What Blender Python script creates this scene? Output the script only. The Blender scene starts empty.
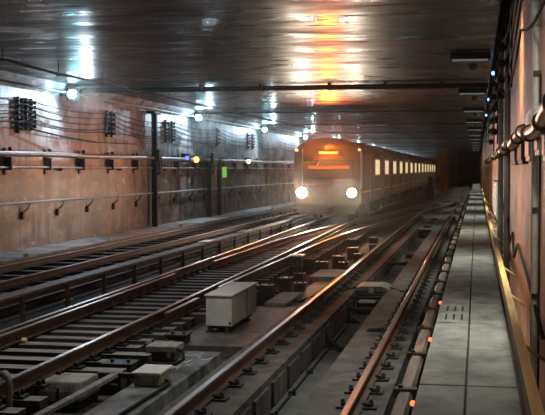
import bpy, bmesh, math, random
from mathutils import Vector, Matrix
random.seed(7)
R = math.radians
PI = math.pi
sc = bpy.context.scene
COL = sc.collection

# ------------------------------------------------------------------ materials
def nd(nt, t, **kw):
    n = nt.nodes.new(t)
    for k, v in kw.items():
        setattr(n, k, v)
    return n

def mat(name, c1, c2=None, rough=0.7, metal=0.0, scale=4.0, stretch=(1, 1, 1), bump=0.0, bscale=None,
        c3=None, s3=1.0, t3=(0.5, 0.62), stretch3=(1, 1, 1), rough2=None, spec=0.5, coords='pos', lo=0.35, hi=0.65, det=6):
    m = bpy.data.materials.new(name)
    m.use_nodes = True
    nt = m.node_tree
    b = nt.nodes['Principled BSDF']
    b.inputs['Roughness'].default_value = rough
    b.inputs['Metallic'].default_value = metal
    b.inputs['Specular IOR Level'].default_value = spec
    b.inputs['Base Color'].default_value = (*c1, 1)
    L = nt.links.new
    if coords == 'pos':
        src = nd(nt, 'ShaderNodeNewGeometry').outputs['Position']
    else:
        src = nd(nt, 'ShaderNodeTexCoord').outputs['Object']
    def noise(s, st, dt=det):
        mp = nd(nt, 'ShaderNodeMapping')
        mp.inputs['Scale'].default_value = st
        L(src, mp.inputs['Vector'])
        n = nd(nt, 'ShaderNodeTexNoise')
        n.inputs['Scale'].default_value = s
        n.inputs['Detail'].default_value = dt
        n.inputs['Roughness'].default_value = 0.62
        L(mp.outputs[0], n.inputs['Vector'])
        return n.outputs['Fac']
    def ramp(fac, a, bb):
        r = nd(nt, 'ShaderNodeMapRange')
        r.inputs['From Min'].default_value = a
        r.inputs['From Max'].default_value = bb
        L(fac, r.inputs['Value'])
        return r.outputs[0]
    out = None
    if c2:
        f = noise(scale, stretch)
        mx = nd(nt, 'ShaderNodeMix', data_type='RGBA')
        L(ramp(f, lo, hi), mx.inputs[0])
        mx.inputs[6].default_value = (*c1, 1)
        mx.inputs[7].default_value = (*c2, 1)
        out = mx.outputs[2]
        if rough2 is not None:
            r = nd(nt, 'ShaderNodeMapRange')
            r.inputs['From Min'].default_value = lo
            r.inputs['From Max'].default_value = hi
            r.inputs['To Min'].default_value = rough
            r.inputs['To Max'].default_value = rough2
            L(f, r.inputs['Value'])
            L(r.outputs[0], b.inputs['Roughness'])
    if c3:
        f = noise(s3, stretch3)
        mx = nd(nt, 'ShaderNodeMix', data_type='RGBA')
        L(ramp(f, *t3), mx.inputs[0])
        if out:
            L(out, mx.inputs[6])
        else:
            mx.inputs[6].default_value = (*c1, 1)
        mx.inputs[7].default_value = (*c3, 1)
        out = mx.outputs[2]
    if out:
        L(out, b.inputs['Base Color'])
    if bump:
        f = noise(bscale or scale * 3, stretch)
        bp = nd(nt, 'ShaderNodeBump')
        bp.inputs['Strength'].default_value = bump
        bp.inputs['Distance'].default_value = 0.02
        L(f, bp.inputs['Height'])
        L(bp.outputs[0], b.inputs['Normal'])
    m['nt'] = 1
    return m

def emit(name, col, strength, base=(0.02, 0.02, 0.02)):
    m = bpy.data.materials.new(name)
    m.use_nodes = True
    b = m.node_tree.nodes['Principled BSDF']
    b.inputs['Base Color'].default_value = (*base, 1)
    b.inputs['Emission Color'].default_value = (*col, 1)
    b.inputs['Emission Strength'].default_value = strength
    return m

M = {}
M['ballast'] = mat('dark_trackbed', (.012, .011, .01), (.035, .03, .027), rough=.85, scale=5, bump=.6, bscale=20)
M['deck'] = mat('stained_deck_concrete', (.03, .027, .026), (.13, .11, .1), rough=.62, scale=1.6, bump=.25, bscale=12,
                c3=(.05, .035, .03), s3=5)
M['block'] = mat('scuffed_block_concrete', (.05, .05, .055), (.17, .165, .17), rough=.65, scale=3, bump=.2, c3=(.03, .03, .03), s3=2)
M['trough'] = mat('trough_concrete', (.042, .042, .04), (.085, .083, .078), rough=.75, scale=2, bump=.2, bscale=14, c3=(.03, .028, .026), s3=.9, stretch3=(1, .2, 1))
M['plinth'] = mat('plinth_concrete', (.026, .024, .022), (.085, .077, .07), rough=.75, scale=2.2, bump=.3, bscale=10,
                  stretch=(1, 1, .35), c3=(.022, .02, .018), s3=2.6, stretch3=(1, 1, .3))
M['walk'] = mat('walkway_concrete', (.1, .1, .093), (.27, .27, .245), rough=.72, scale=2.2, bump=.25, bscale=14, stretch=(1, .6, 1),
                c3=(.06, .06, .055), s3=1.1, t3=(.56, .7), stretch3=(1, 1.4, 1))
M['ledge'] = mat('ledge_concrete', (.4, .38, .37), (.6, .57, .55), rough=.7, scale=2, bump=.2, bscale=9, c3=(.14, .12, .11), s3=1.2)
M['steel'] = mat('dark_steel', (.02, .02, .021), (.05, .045, .042), rough=.55, metal=.5, scale=9)
M['black'] = mat('black_cast_iron', (.008, .008, .008), (.02, .018, .017), rough=.6, scale=9)
M['rust'] = mat('rusty_steel', (.04, .018, .012), (.105, .052, .034), rough=.6, metal=.1, scale=7, stretch=(1, .3, 1), bump=.2)
M['railtop'] = mat('polished_rail_head', (.25, .2, .18), (.4, .34, .32), rough=.3, metal=1, scale=4, stretch=(4, .2, 1), rough2=.42)
M['railtop_dull'] = mat('worn_rail_head', (.2, .13, .1), (.34, .25, .2), rough=.35, metal=.9, scale=4, stretch=(4, .2, 1))
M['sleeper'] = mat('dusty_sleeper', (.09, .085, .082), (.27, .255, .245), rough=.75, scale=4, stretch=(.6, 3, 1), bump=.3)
M['sleeper_shade'] = mat('shaded_sleeper_side', (.014, .011, .01), (.035, .027, .023), rough=.8, scale=5)  # dark colour paints shade onto the sleeper sides
M['pale'] = mat('pale_painted_metal', (.38, .39, .36), (.52, .52, .47), rough=.5, scale=3, coords='obj', c3=(.27, .25, .21), s3=4, t3=(.6, .75))
M['paletop'] = mat('pale_dusty_lid', (.56, .5, .43), (.68, .6, .52), rough=.5, scale=3, coords='obj')
M['greybox'] = mat('grey_green_casting', (.17, .175, .14), (.27, .27, .22), rough=.6, scale=8, coords='obj', c3=(.12, .12, .09), s3=6)
M['pipe'] = mat('pale_wall_pipe', (.3, .27, .26), (.5, .45, .42), rough=.45, scale=2, stretch=(1, .5, 1), metal=.2)
M['copper'] = mat('tan_glossy_pipe', (.42, .19, .09), (.62, .34, .17), rough=.3, metal=.15, scale=6)
M['conduit'] = mat('grey_conduit', (.42, .45, .47), (.6, .63, .65), rough=.45, metal=0, scale=8)
M['yellow'] = mat('yellow_handrail_top', (.7, .42, .12), (.92, .64, .26), rough=.5, scale=3, stretch=(6, .5, 2))
M['brown'] = mat('brown_board', (.1, .05, .03), (.2, .1, .06), rough=.6, scale=4, stretch=(3, .4, 3))
M['timber'] = mat('worn_cover_board', (.08, .055, .042), (.2, .145, .115), rough=.6, scale=4, stretch=(4, .3, 1), bump=.2)
M['cable'] = mat('black_cable', (.008, .008, .008), rough=.8, spec=.2)
M['dustlump'] = mat('yellow_green_plastic', (.5, .52, .2), rough=.5)
M['pink'] = mat('pinkish_plate', (.6, .34, .22), (.75, .5, .38), rough=.45, scale=5)
M['chalk'] = mat('chalk_marks', (.5, .52, .55), rough=.9)
M['ink'] = mat('dark_lettering', (.02, .02, .02), rough=.8)
M['train'] = mat('grimy_stainless', (.07, .045, .04), (.13, .09, .08), rough=.35, metal=.7, scale=1.5, stretch=(1, .3, 1))
M['front'] = mat('dark_red_brown_cab', (.04, .014, .01), (.07, .026, .02), rough=.4, scale=2)
M['silver'] = mat('bright_steel_trim', (.6, .58, .56), (.75, .73, .7), rough=.3, metal=.9, scale=3)
M['glass'] = mat('dark_cab_glass', (.01, .01, .012), rough=.4)
M['white'] = mat('white_plastic', (.75, .78, .78), rough=.4)

# left wall: grey concrete above, rust stain mixed with painted warm light below, with drips
def wall_left_mat():
    m = bpy.data.materials.new('stained_warm_lit_left_wall'); m.use_nodes = True
    nt = m.node_tree; L = nt.links.new; b = nt.nodes['Principled BSDF']
    b.inputs['Roughness'].default_value = .48
    g = nd(nt, 'ShaderNodeNewGeometry').outputs['Position']
    def noise(s, st, d=7):
        mp = nd(nt, 'ShaderNodeMapping'); mp.inputs['Scale'].default_value = st; L(g, mp.inputs['Vector'])
        n = nd(nt, 'ShaderNodeTexNoise'); n.inputs['Scale'].default_value = s; n.inputs['Detail'].default_value = d
        n.inputs['Roughness'].default_value = .65
        L(mp.outputs[0], n.inputs['Vector']); return n.outputs['Fac']
    def rng(f, a, c, o0=0, o1=1):
        r = nd(nt, 'ShaderNodeMapRange'); L(f, r.inputs['Value'])
        for k, v in zip(('From Min', 'From Max', 'To Min', 'To Max'), (a, c, o0, o1)): r.inputs[k].default_value = v
        return r.outputs[0]
    def mix(f, a, c):
        x = nd(nt, 'ShaderNodeMix', data_type='RGBA'); L(f, x.inputs[0])
        for i, v in ((6, a), (7, c)):
            if isinstance(v, tuple): x.inputs[i].default_value = (*v, 1)
            else: L(v, x.inputs[i])
        return x.outputs[2]
    def mul(a, c):
        x = nd(nt, 'ShaderNodeMath', operation='MULTIPLY'); L(a, x.inputs[0]); L(c, x.inputs[1]); return x.outputs[0]
    sep = nd(nt, 'ShaderNodeSeparateXYZ'); L(g, sep.inputs[0])
    z = sep.outputs['Z']
    low = rng(z, 2.8, 2.45)
    n1 = rng(noise(.5, (1, .5, 1)), .35, .62)
    grey = mix(rng(noise(1.4, (1, .4, .6)), .35, .65), (.17, .16, .165), (.5, .48, .47))
    rust = mix(rng(noise(1.5, (1, .35, .7)), .38, .62), (.12, .065, .04), (.46, .26, .15))  # rust tones also carry the orange light on the lower wall
    rust = mix(rng(noise(2.6, (1, .5, .35)), .52, .68), rust, (.1, .055, .04))
    lw = mix(rng(noise(.5, (1, .3, 1)), .52, .6), rust, (.36, .3, .28))
    c = mix(low, grey, lw)
    c = mix(rng(noise(2.6, (1, .45, .16)), .5, .62), c, (.05, .038, .034))
    c = mix(rng(noise(1.9, (1, .35, 1), 9), .49, .62), c, (.07, .05, .042))
    c = mix(rng(noise(3.4, (1, .4, .8), 9), .6, .68), c, (.6, .5, .44))
    # formwork joints every few metres (two dark seams)
    L(c, b.inputs['Base Color'])
    bp = nd(nt, 'ShaderNodeBump'); bp.inputs['Strength'].default_value = .35; bp.inputs['Distance'].default_value = .03
    L(noise(6, (1, 1, .5)), bp.inputs['Height']); L(bp.outputs[0], b.inputs['Normal'])
    return m
M['wall_left'] = wall_left_mat()
M['wall_right'] = mat('rust_red_right_wall', (.13, .04, .016), (.75, .26, .08), rough=.55, scale=2.6, stretch=(1, .35, .5), bump=.5, bscale=7,
                      c3=(.26, .19, .17), s3=1.1, t3=(.54, .62), stretch3=(1, .25, .6))
def add_seams(m, pitch, width, dark):
    # vertical joints between wall panels
    nt = m.node_tree; L = nt.links.new; b = nt.nodes['Principled BSDF']
    g = nd(nt, 'ShaderNodeNewGeometry').outputs['Position']
    sep = nd(nt, 'ShaderNodeSeparateXYZ'); L(g, sep.inputs[0])
    md = nd(nt, 'ShaderNodeMath', operation='MODULO'); L(sep.outputs['Y'], md.inputs[0]); md.inputs[1].default_value = pitch
    lt = nd(nt, 'ShaderNodeMath', operation='LESS_THAN'); L(md.outputs[0], lt.inputs[0]); lt.inputs[1].default_value = width
    x = nd(nt, 'ShaderNodeMix', data_type='RGBA'); L(lt.outputs[0], x.inputs[0])
    L(b.inputs['Base Color'].links[0].from_socket, x.inputs[6]); x.inputs[7].default_value = (*dark, 1)
    L(x.outputs[2], b.inputs['Base Color'])
add_seams(M['wall_right'], 1.37, .035, (.03, .015, .01))
add_seams(M['wall_left'], 4.6, .05, (.05, .035, .03))
def ceiling_mat():
    m = bpy.data.materials.new('glossy_stained_ceiling'); m.use_nodes = True
    nt = m.node_tree; L = nt.links.new; b = nt.nodes['Principled BSDF']
    g = nd(nt, 'ShaderNodeNewGeometry').outputs['Position']
    def noise(s, st, d=6, w=0):
        mp = nd(nt, 'ShaderNodeMapping'); mp.inputs['Scale'].default_value = st; L(g, mp.inputs['Vector'])
        mp.inputs['Rotation'].default_value = (0, 0, w)
        n = nd(nt, 'ShaderNodeTexNoise'); n.inputs['Scale'].default_value = s; n.inputs['Detail'].default_value = d
        L(mp.outputs[0], n.inputs['Vector']); return n.outputs['Fac']
    def rng(f, a, c, o0=0, o1=1):
        r = nd(nt, 'ShaderNodeMapRange'); L(f, r.inputs['Value'])
        for k, v in zip(('From Min', 'From Max', 'To Min', 'To Max'), (a, c, o0, o1)): r.inputs[k].default_value = v
        return r.outputs[0]
    x = nd(nt, 'ShaderNodeMix', data_type='RGBA'); L(rng(noise(.5, (.5, 1, 1)), .35, .65), x.inputs[0])
    x.inputs[6].default_value = (.014, .008, .006, 1); x.inputs[7].default_value = (.075, .04, .026, 1)
    L(x.outputs[2], b.inputs['Base Color'])
    L(rng(noise(1.6, (.5, .8, 1)), .35, .65, .2, .48), b.inputs['Roughness'])
    b.inputs['Specular IOR Level'].default_value = .35
    ad = nd(nt, 'ShaderNodeMath', operation='ADD')
    L(noise(4.5, (.2, 1, 1), 5), ad.inputs[0])
    L(noise(3.1, (.25, .8, 1), 3, .35), ad.inputs[1])
    bp = nd(nt, 'ShaderNodeBump'); bp.inputs['Strength'].default_value = .75; bp.inputs['Distance'].default_value = .05
    L(ad.outputs[0], bp.inputs['Height']); L(bp.outputs[0], b.inputs['Normal'])
    return m
M['ceiling'] = ceiling_mat()
M['lampglass'] = emit('blue_white_lamp', (.5, .85, 1), 35)
M['tube'] = emit('dim_tube', (.8, .95, .85), .12, (.1, .1, .1))
M['bluelamp'] = emit('small_blue_lamp', (.15, .45, 1), 5)
M['orange'] = emit('orange_marker', (1, .13, .03), 3)
M['sign'] = emit('orange_sign', (1, .14, .02), 4.5)
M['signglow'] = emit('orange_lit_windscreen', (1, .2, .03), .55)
M['head'] = emit('headlight_glass', (1, .9, .72), 200)
M['window'] = emit('lit_train_window', (1, .76, .42), .8, (.3, .25, .15))
M['green'] = emit('green_sign', (.25, .8, .12), .6)
M['signal_y'] = emit('amber_signal', (1, .5, .1), 3)
M['signal_b'] = emit('blue_signal', (.15, .2, 1), 2)
M['signal_w'] = emit('warm_lamp', (1, .9, .55), 9)

# ------------------------------------------------------------------ mesh builder
class MB:
    def __init__(s):
        s.bm = bmesh.new(); s.mi = 0
    def _tag(s, geom):
        for f in geom:
            f.material_index = s.mi
    def quad_faces(s, vs, faces):
        v = [s.bm.verts.new(p) for p in vs]
        for f in faces:
            try:
                fc = s.bm.faces.new([v[i] for i in f]); fc.material_index = s.mi
            except ValueError:
                pass
        return s
    def box(s, x0, x1, y0, y1, z0, z1):
        vs = [(x, y, z) for z in (z0, z1) for y in (y0, y1) for x in (x0, x1)]
        return s.quad_faces(vs, [(0, 2, 3, 1), (4, 5, 7, 6), (0, 1, 5, 4), (2, 6, 7, 3), (0, 4, 6, 2), (1, 3, 7, 5)])
    def prism(s, pts, axis, a, b):
        """polygon pts (2D) extruded along axis from a to b. axis y: pts=(x,z); x: (y,z); z: (x,y)"""
        def P(p, t):
            return {'y': (p[0], t, p[1]), 'x': (t, p[0], p[1]), 'z': (p[0], p[1], t)}[axis]
        n = len(pts)
        vs = [P(p, a) for p in pts] + [P(p, b) for p in pts]
        fs = [tuple(range(n)), tuple(range(2 * n - 1, n - 1, -1))] + [(i, (i + 1) % n, n + (i + 1) % n, n + i) for i in range(n)]
        return s.quad_faces(vs, fs)
    def cyl(s, p0, p1, r, n=12, r1=None):
        return s.tube([p0, p1], r, n, r1)
    def tube(s, pts, r, n=8, r1=None):
        pts = [Vector(p) for p in pts]
        rings = []
        for i, p in enumerate(pts):
            d = (pts[min(i + 1, len(pts) - 1)] - pts[max(i - 1, 0)]).normalized()
            up = Vector((0, 0, 1)) if abs(d.z) < .9 else Vector((1, 0, 0))
            a = d.cross(up).normalized(); b = a.cross(d).normalized()
            rr = r if r1 is None else r + (r1 - r) * i / (len(pts) - 1)
            rings.append([s.bm.verts.new(p + a * math.cos(t) * rr + b * math.sin(t) * rr) for t in [2 * PI * k / n for k in range(n)]])
        for A, B in zip(rings, rings[1:]):
            for k in range(n):
                f = s.bm.faces.new((A[k], A[(k + 1) % n], B[(k + 1) % n], B[k])); f.smooth = True; f.material_index = s.mi
        for Rg in (rings[0][::-1], rings[-1]):
            f = s.bm.faces.new(Rg); f.material_index = s.mi
        return s
    def ball(s, c, r, n=12, sc_=(1, 1, 1)):
        g = bmesh.ops.create_uvsphere(s.bm, u_segments=n, v_segments=max(6, n // 2), radius=r)
        for v in g['verts']:
            v.co = Vector((v.co.x * sc_[0] + c[0], v.co.y * sc_[1] + c[1], v.co.z * sc_[2] + c[2]))
        for f in {f for v in g['verts'] for f in v.link_faces}:
            f.smooth = True; f.material_index = s.mi
        return s
    def sweep(s, path, prof, close=True, mats=None):
        """path: list of (x,y,z); prof: list of (dx,dz) closed polygon, kept upright"""
        rings = []
        path = [Vector(p) for p in path]
        for i, p in enumerate(path):
            d = (path[min(i + 1, len(path) - 1)] - path[max(i - 1, 0)]); d.z = 0; d.normalize()
            sd = Vector((d.y, -d.x, 0))
            rings.append([s.bm.verts.new(p + sd * a + Vector((0, 0, b))) for a, b in prof])
        n = len(prof)
        for A, B in zip(rings, rings[1:]):
            for k in range(n):
                f = s.bm.faces.new((A[k], A[(k + 1) % n], B[(k + 1) % n], B[k]))
                f.material_index = mats[k] if mats else s.mi
        for Rg in (rings[0][::-1], rings[-1]):
            f = s.bm.faces.new(Rg); f.material_index = s.mi
        return s
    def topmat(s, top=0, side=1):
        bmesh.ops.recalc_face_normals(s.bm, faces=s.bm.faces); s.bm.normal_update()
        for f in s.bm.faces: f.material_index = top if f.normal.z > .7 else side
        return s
    def build(s, name, m, parent=None, bevel=0, origin=None):
        bmesh.ops.recalc_face_normals(s.bm, faces=s.bm.faces)
        if parent is not None:
            o0 = world_loc(parent)
        elif origin is not None:
            o0 = Vector(origin)
        else:
            vs = [v.co for v in s.bm.verts]
            o0 = Vector(((min(v.x for v in vs) + max(v.x for v in vs)) / 2, (min(v.y for v in vs) + max(v.y for v in vs)) / 2, min(v.z for v in vs)))
        bmesh.ops.translate(s.bm, verts=s.bm.verts, vec=-o0)
        me = bpy.data.meshes.new(name); s.bm.to_mesh(me); s.bm.free()
        for x in (m if isinstance(m, (list, tuple)) else [m]):
            me.materials.append(M[x] if isinstance(x, str) else x)
        o = bpy.data.objects.new(name, me); COL.objects.link(o)
        if parent is not None:
            o.parent = parent
        else:
            o.location = o0
        if bevel:
            bv = o.modifiers.new('bevel', 'BEVEL'); bv.width = bevel; bv.segments = 2; bv.limit_method = 'ANGLE'
        return o

def world_loc(o):
    v = Vector((0, 0, 0))
    while o is not None:
        v += Vector(o.location); o = o.parent
    return v

def empty(name, loc):
    o = bpy.data.objects.new(name, None); COL.objects.link(o); o.location = loc; o.empty_display_size = .2
    return o

def tag(o, label=None, cat=None, group=None, kind=None):
    if label: o['label'] = label
    if cat: o['category'] = cat
    if group: o['group'] = group
    if kind: o['kind'] = kind
    return o

KIDS = {}
def copy_tree(o, parent=None):
    c = o.copy(); COL.objects.link(c)
    if parent is not None: c.parent = parent
    for ch in [x for x in bpy.data.objects if x.parent == o]:
        copy_tree(ch, c)
    return c

def struct(mb, name, m, bevel=0):
    o = mb.build(name, m, None, bevel, origin=(0, 0, 0)); o['kind'] = 'structure'; return o

# ------------------------------------------------------------------ the setting
CZ = 4.62
YEND = 330
b = MB(); b.box(-12.2, -2.98, -8, YEND, -.75, -.46); b.box(-2.98, .6, -8, YEND, -.95, -.58)
struct(b, 'floor', 'ballast')
b = MB()
b.box(-12.3, .33, -8, YEND, CZ, CZ + .4)
struct(b, 'ceiling', 'ceiling')
# the left wall with a small haunch under the ceiling
b = MB(); b.prism([(-12.5, -.75), (-12, -.75), (-12, 4.3), (-11.72, CZ + .01), (-12.5, CZ + .3)], 'y', -8, YEND)
struct(b, 'wall_left', 'wall_left')
b = MB(); b.box(.5, .8, -8, YEND, -.75, 6.2)
struct(b, 'wall_right', 'wall_right')
b = MB(); b.box(.33, .8, -8, YEND, 6.2, 6.5)
struct(b, 'trim_1', 'ceiling')
b = MB(); b.box(-12.5, .8, YEND, YEND + .4, -.9, 6.5)
struct(b, 'wall_far', 'ballast')
b = MB(); b.box(-12.5, .8, -8.4, -8, -.95, 6.5)
struct(b, 'wall_back', 'wall_left')
b = MB(); b.box(-12, -10.85, -8, 125, -.46, 0)
for k in range(60):   # the lip
    pass
b.box(-10.88, -10.8, -8, 125, -.1, -.02)
struct(b, 'trim_2', 'ledge')
# dividing wall with columns beyond the train
b = MB(); b.box(-4.3, -3.9, 122, YEND, -.46, CZ)
for k in range(24):
    b.box(-3.9, -3.72, 123 + 4 * k, 123.5 + 4 * k, -.46, CZ)
struct(b, 'wall_middle', 'wall_right')
# shallow ceiling ribs
for i, y in enumerate((47, 60, 74, 88, 104, 120, 140, 165, 195)):
    b = MB(); b.box(-11.8, .33, y, y + .35, CZ - .05, CZ + .02)
    struct(b, 'trim_%d' % (i + 3), 'ceiling')

# right track plinths, trough and deck
b = MB(); b.box(-2.98, -2.27, -8, YEND, -.6, -.18)
# recessed panels on the inner face
for k in range(34):
    y = 9 + k * 1.05
    b.box(-2.29, -2.235, y, y + .78, -.52, -.26)
pl = struct(b, 'trim_12', 'plinth')
b = MB(); b.box(-1.68, -.86, -8, YEND, -.6, -.18)
struct(b, 'trim_13', 'plinth')
b = MB(); b.box(-2.24, -1.71, -8, 43, -.6, -.54)
struct(b, 'trim_14', 'trough')
b = MB(); b.box(-2.25, -1.69, 43, YEND, -.6, -.2)
struct(b, 'trim_15', 'deck')
b = MB(); b.box(-.46, .4, -8, YEND, -.6, .16)
struct(b, 'trim_16', 'plinth')
# concrete deck between the two near tracks
b = MB(); b.box(-4.3, -2.99, 14.75, 19.2, -.45, -.3); b.box(-3.5, -2.99, 19.2, 24, -.46, -.34)
struct(b, 'trim_17', 'deck')

# ------------------------------------------------------------------ rails
HEAD = .036
PROF = [(-HEAD, -.008), (-HEAD + .008, 0), (HEAD - .008, 0), (HEAD, -.008), (HEAD, -.04), (.01, -.055), (.01, -.13), (.07, -.142), (.07, -.155),
        (-.07, -.155), (-.07, -.142), (-.01, -.13), (-.01, -.055), (-HEAD, -.04)]
def lerp_path(pts, y0, y1, step=2.0):
    """smooth plan curve x(y) through pts"""
    def cat(p0, p1, p2, p3, t):
        return .5 * ((2 * p1) + (-p0 + p2) * t + (2 * p0 - 5 * p1 + 4 * p2 - p3) * t * t + (-p0 + 3 * p1 - 3 * p2 + p3) * t ** 3)
    out = []
    n = max(2, int((y1 - y0) / step) + 1)
    for i in range(n):
        y = y0 + (y1 - y0) * i / (n - 1)
        k = 0
        while k < len(pts) - 2 and y > pts[k + 1][1]: k += 1
        a, c = pts[k], pts[k + 1]
        t = (y - a[1]) / (c[1] - a[1])
        t = max(0, min(1, t))
        pa = pts[max(k - 1, 0)]; pc = pts[min(k + 2, len(pts) - 1)]
        out.append((cat(pa[0], a[0], c[0], pc[0], t), y, 0))
    return out
def xat(path, y):
    for a, c in zip(path, path[1:]):
        if a[1] <= y <= c[1]:
            return a[0] + (c[0] - a[0]) * (y - a[1]) / (c[1] - a[1])
    return path[-1][0] if y > path[-1][1] else path[0][0]
def rail(path, label, dull=False, z=0, name='running_rail'):
    b = MB()
    pth = [(x, y, z) for x, y, _ in path]
    n = len(PROF)
    mats = [1] * n
    mats[0] = mats[1] = mats[2] = 0
    b.sweep(pth, PROF, mats=mats)
    b.mi = 1
    mid = path[0]
    o = b.build(name, ['railtop_dull' if dull else 'railtop', 'rust'], None, origin=(mid[0], mid[1], z - .155))
    tag(o, label, 'rail')
    return o
# fastener: plate with two clips and bolts, used as a part of a rail
def fastener(parent, x, y, z=-.155, wide=.2):
    global FAST
    if FAST is None:
        b = MB()
        b.box(-wide, wide, -.09, .09, -.025, -.003)
        for s in (-1, 1):
            b.box(s * .08, s * .15, -.05, .05, -.003, .03)
            b.cyl((s * .14, 0, .0), (s * .14, 0, .06), .022, 6)
            b.box(s * .05, s * .1, -.035, .035, .012, .034)
        o = b.build('rail_fastener', 'black', parent, 0)
        # geometry was built round the world origin: undo the parent shift
        for v in o.data.vertices: v.co += world_loc(parent)
        FAST = o
    else:
        o = FAST.copy(); COL.objects.link(o); o.parent = parent
    o.location = Vector((x, y, z)) - world_loc(parent)
    return o
FAST = None

PA = lerp_path([(-6.17, -2), (-6.2, 12), (-6.27, 20), (-6.42, 32), (-6.6, 44), (-6.7, 60), (-6.75, 130)], 4, 128)
PC = [(x + 1.49, y, z) for x, y, z in PA]
DPT = [(-4.63, 19), (-4.58, 26), (-4.45, 34), (-4.03, 41.4), (-3.35, 48.5), (-2.62, 57), (-1.75, 66), (-1.16, 75)]
PD = lerp_path(DPT, 19.5, 75)
PB = [(x - 1.45, y, z) for x, y, z in lerp_path(DPT, 19, 75)]
PRL = lerp_path([(-2.66, -2), (-2.66, 20), (-2.72, 40), (-2.7, 60), (-2.6, 200)], 4, 220)
PRR = lerp_path([(-1.14, -2), (-1.14, 20), (-1.17, 42), (-1.16, 75), (-1.1, 200)], 4, 220)
rA = rail(PA, 'left rail of the middle track, running under the train')
rC = rail(PC, 'right rail of the middle track, beside the pale cabinet')
rB = rail([p for p in PB if p[1] > 23], 'crossover rail peeling off between the middle track rails')
rD = rail(PD, 'crossover rail curving right in front of the train toward the near track')
rRL = rail(PRL, 'shiny left rail of the near track on its concrete plinth')
rRR = rail(PRR, 'rust brown right rail of the near track next to the third rail', dull=True)
p3a = lerp_path([(-8.93, -2), (-8.93, 40), (-9.0, 125)], 4, 125, 8)
p3b = lerp_path([(-10.36, -2), (-10.36, 40), (-10.4, 125)], 4, 125, 8)
r3a = rail(p3a, 'brown near rail of the far left track behind the third rail fence', dull=True)
r3b = rail(p3b, 'brown far rail of the far left track below the ledge', dull=True)
# guard rail close inside the left rail of the middle track
gA = rail([(x + .14, y, 0) for x, y, z in PA if y < 24], 'guard rail laid close inside the left rail', dull=True, z=-.01, name='guard_rail')
gC = rail([(x + .13, y, 0) for x, y, z in PC if 14 < y < 20], 'short guard rail beside the right rail near the pale cabinet', dull=True, z=-.02, name='guard_rail')

for r_, pth, y0, n, st in ((rRR, PRR, 9.2, 62, .72), (rRL, PRL, 9.3, 62, .72)):
    for k in range(n):
        y = y0 + k * st
        fastener(r_, xat(pth, y), y)

# ------------------------------------------------------------------ sleepers
def make_sleeper(L):
    o = empty('railway_sleeper', (0, 0, -.46))
    b = MB(); b.box(-L / 2, L / 2, -.12, .12, -.46, -.19)
    b.build('beam', 'sleeper', o, .012)
    return o
sl = {}
def plate(o, x, b=None):
    global PLATE
    if PLATE is None:
        q = MB(); q.box(-.19, .19, -.085, .085, 0, .03)
        for s in (-1, 1):
            for t in (-1, 1):
                q.cyl((s * .13, t * .05, .03), (s * .13, t * .05, .085), .02, 6)
            q.box(s * .085, s * .12, -.05, .05, .03, .07)
        p = q.build('tie_plate', 'black', o, 0)
        for v in p.data.vertices: v.co += world_loc(o)
        PLATE = p
    else:
        p = PLATE.copy(); COL.objects.link(p); p.parent = o
    p.location = Vector((x, o.location.y, -.188)) - world_loc(o)
PLATE = None
beams = {}
for k in range(66):
    y = 9.4 + k * .56
    xa, xc = xat(PA, y), xat(PC, y)
    L0 = xa - .42 - random.random() * .05
    R0 = xc + .38 + random.choice((0, 0, .12, .3)) if y < 24 else xc + (.75 if y < 36 else 1.1)
    if 10.9 < y < 12.1: R0 = xc + .06
    if 24 < y < 28: R0 = xc + .5
    o = empty('railway_sleeper', ((L0 + R0) / 2, y, -.46))
    key = round(R0 - L0, 1)
    if key not in beams:
        b = MB(); b.box(-key / 2, key / 2, -.12, .12, 0, .27); b.topmat()  # sides get the painted shade, tops the dusty grey
        q = b.build('beam', ['sleeper', 'sleeper_shade'], o)
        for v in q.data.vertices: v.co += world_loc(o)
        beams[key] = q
    else:
        q = beams[key].copy(); COL.objects.link(q); q.parent = o
    q.location = (0, 0, 0)
    plate(o, xa + .03); plate(o, xc)
    if y > 26: plate(o, xat(PD, y)) if xat(PD, y) - xc > .38 else None
    tag(o, 'dusty grey sleeper lying across the middle track', 'sleeper', 'sleepers under the middle track')
# sleepers of the far left track
for k in range(34):
    y = 15 + k * 1.1
    b = None
    o = empty('railway_sleeper', (-9.65, y, -.46))
    if k == 0:
        b = MB(); b.box(-1.1, 1.1, -.12, .12, 0, .27); b.topmat(); q3 = b.build('beam', ['sleeper', 'sleeper_shade'], o)
        for v in q3.data.vertices: v.co += world_loc(o)
        q = q3
    else:
        q = q3.copy(); COL.objects.link(q); q.parent = o
    q.location = (0, 0, 0)
    tag(o, 'dark sleeper lying across the far left track', 'sleeper', 'sleepers under the far left track')

# ------------------------------------------------------------------ left third-rail fence
t = empty('third_rail_barrier', (-7.4, 16, -.46))
tag(t, 'long brown cover board on short posts between far left and middle tracks', 'third rail')
b = MB(); b.box(-7.53, -7.3, 9, 44, .06, .115); b.build('cover_board', 'timber', t, .01)
b = MB(); b.box(-7.36, -7.33, 9, 44, -.03, .06); b.build('fascia', 'rust', t)
b = MB(); b.sweep([(-7.62, 9, -.12), (-7.62, 44, -.12)], PROF); b.build('contact_rail', 'rust', t)
for i in range(17):
    y = 10.9 + i * 2.02
    b = MB(); b.box(-7.37, -7.3, y - .03, y + .03, -.46, .06); b.box(-7.5, -7.26, y - .07, y + .07, -.46, -.42)
    b.build('post', 'rust', t)
    if i % 2 == 0:
        b = MB(); b.cyl((-7.62, y + .8, -.46), (-7.62, y + .8, -.28), .06, 10); b.cyl((-7.62, y + .8, -.36), (-7.62, y + .8, -.33), .1, 10)
        b.build('insulator', 'pale', t)
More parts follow.
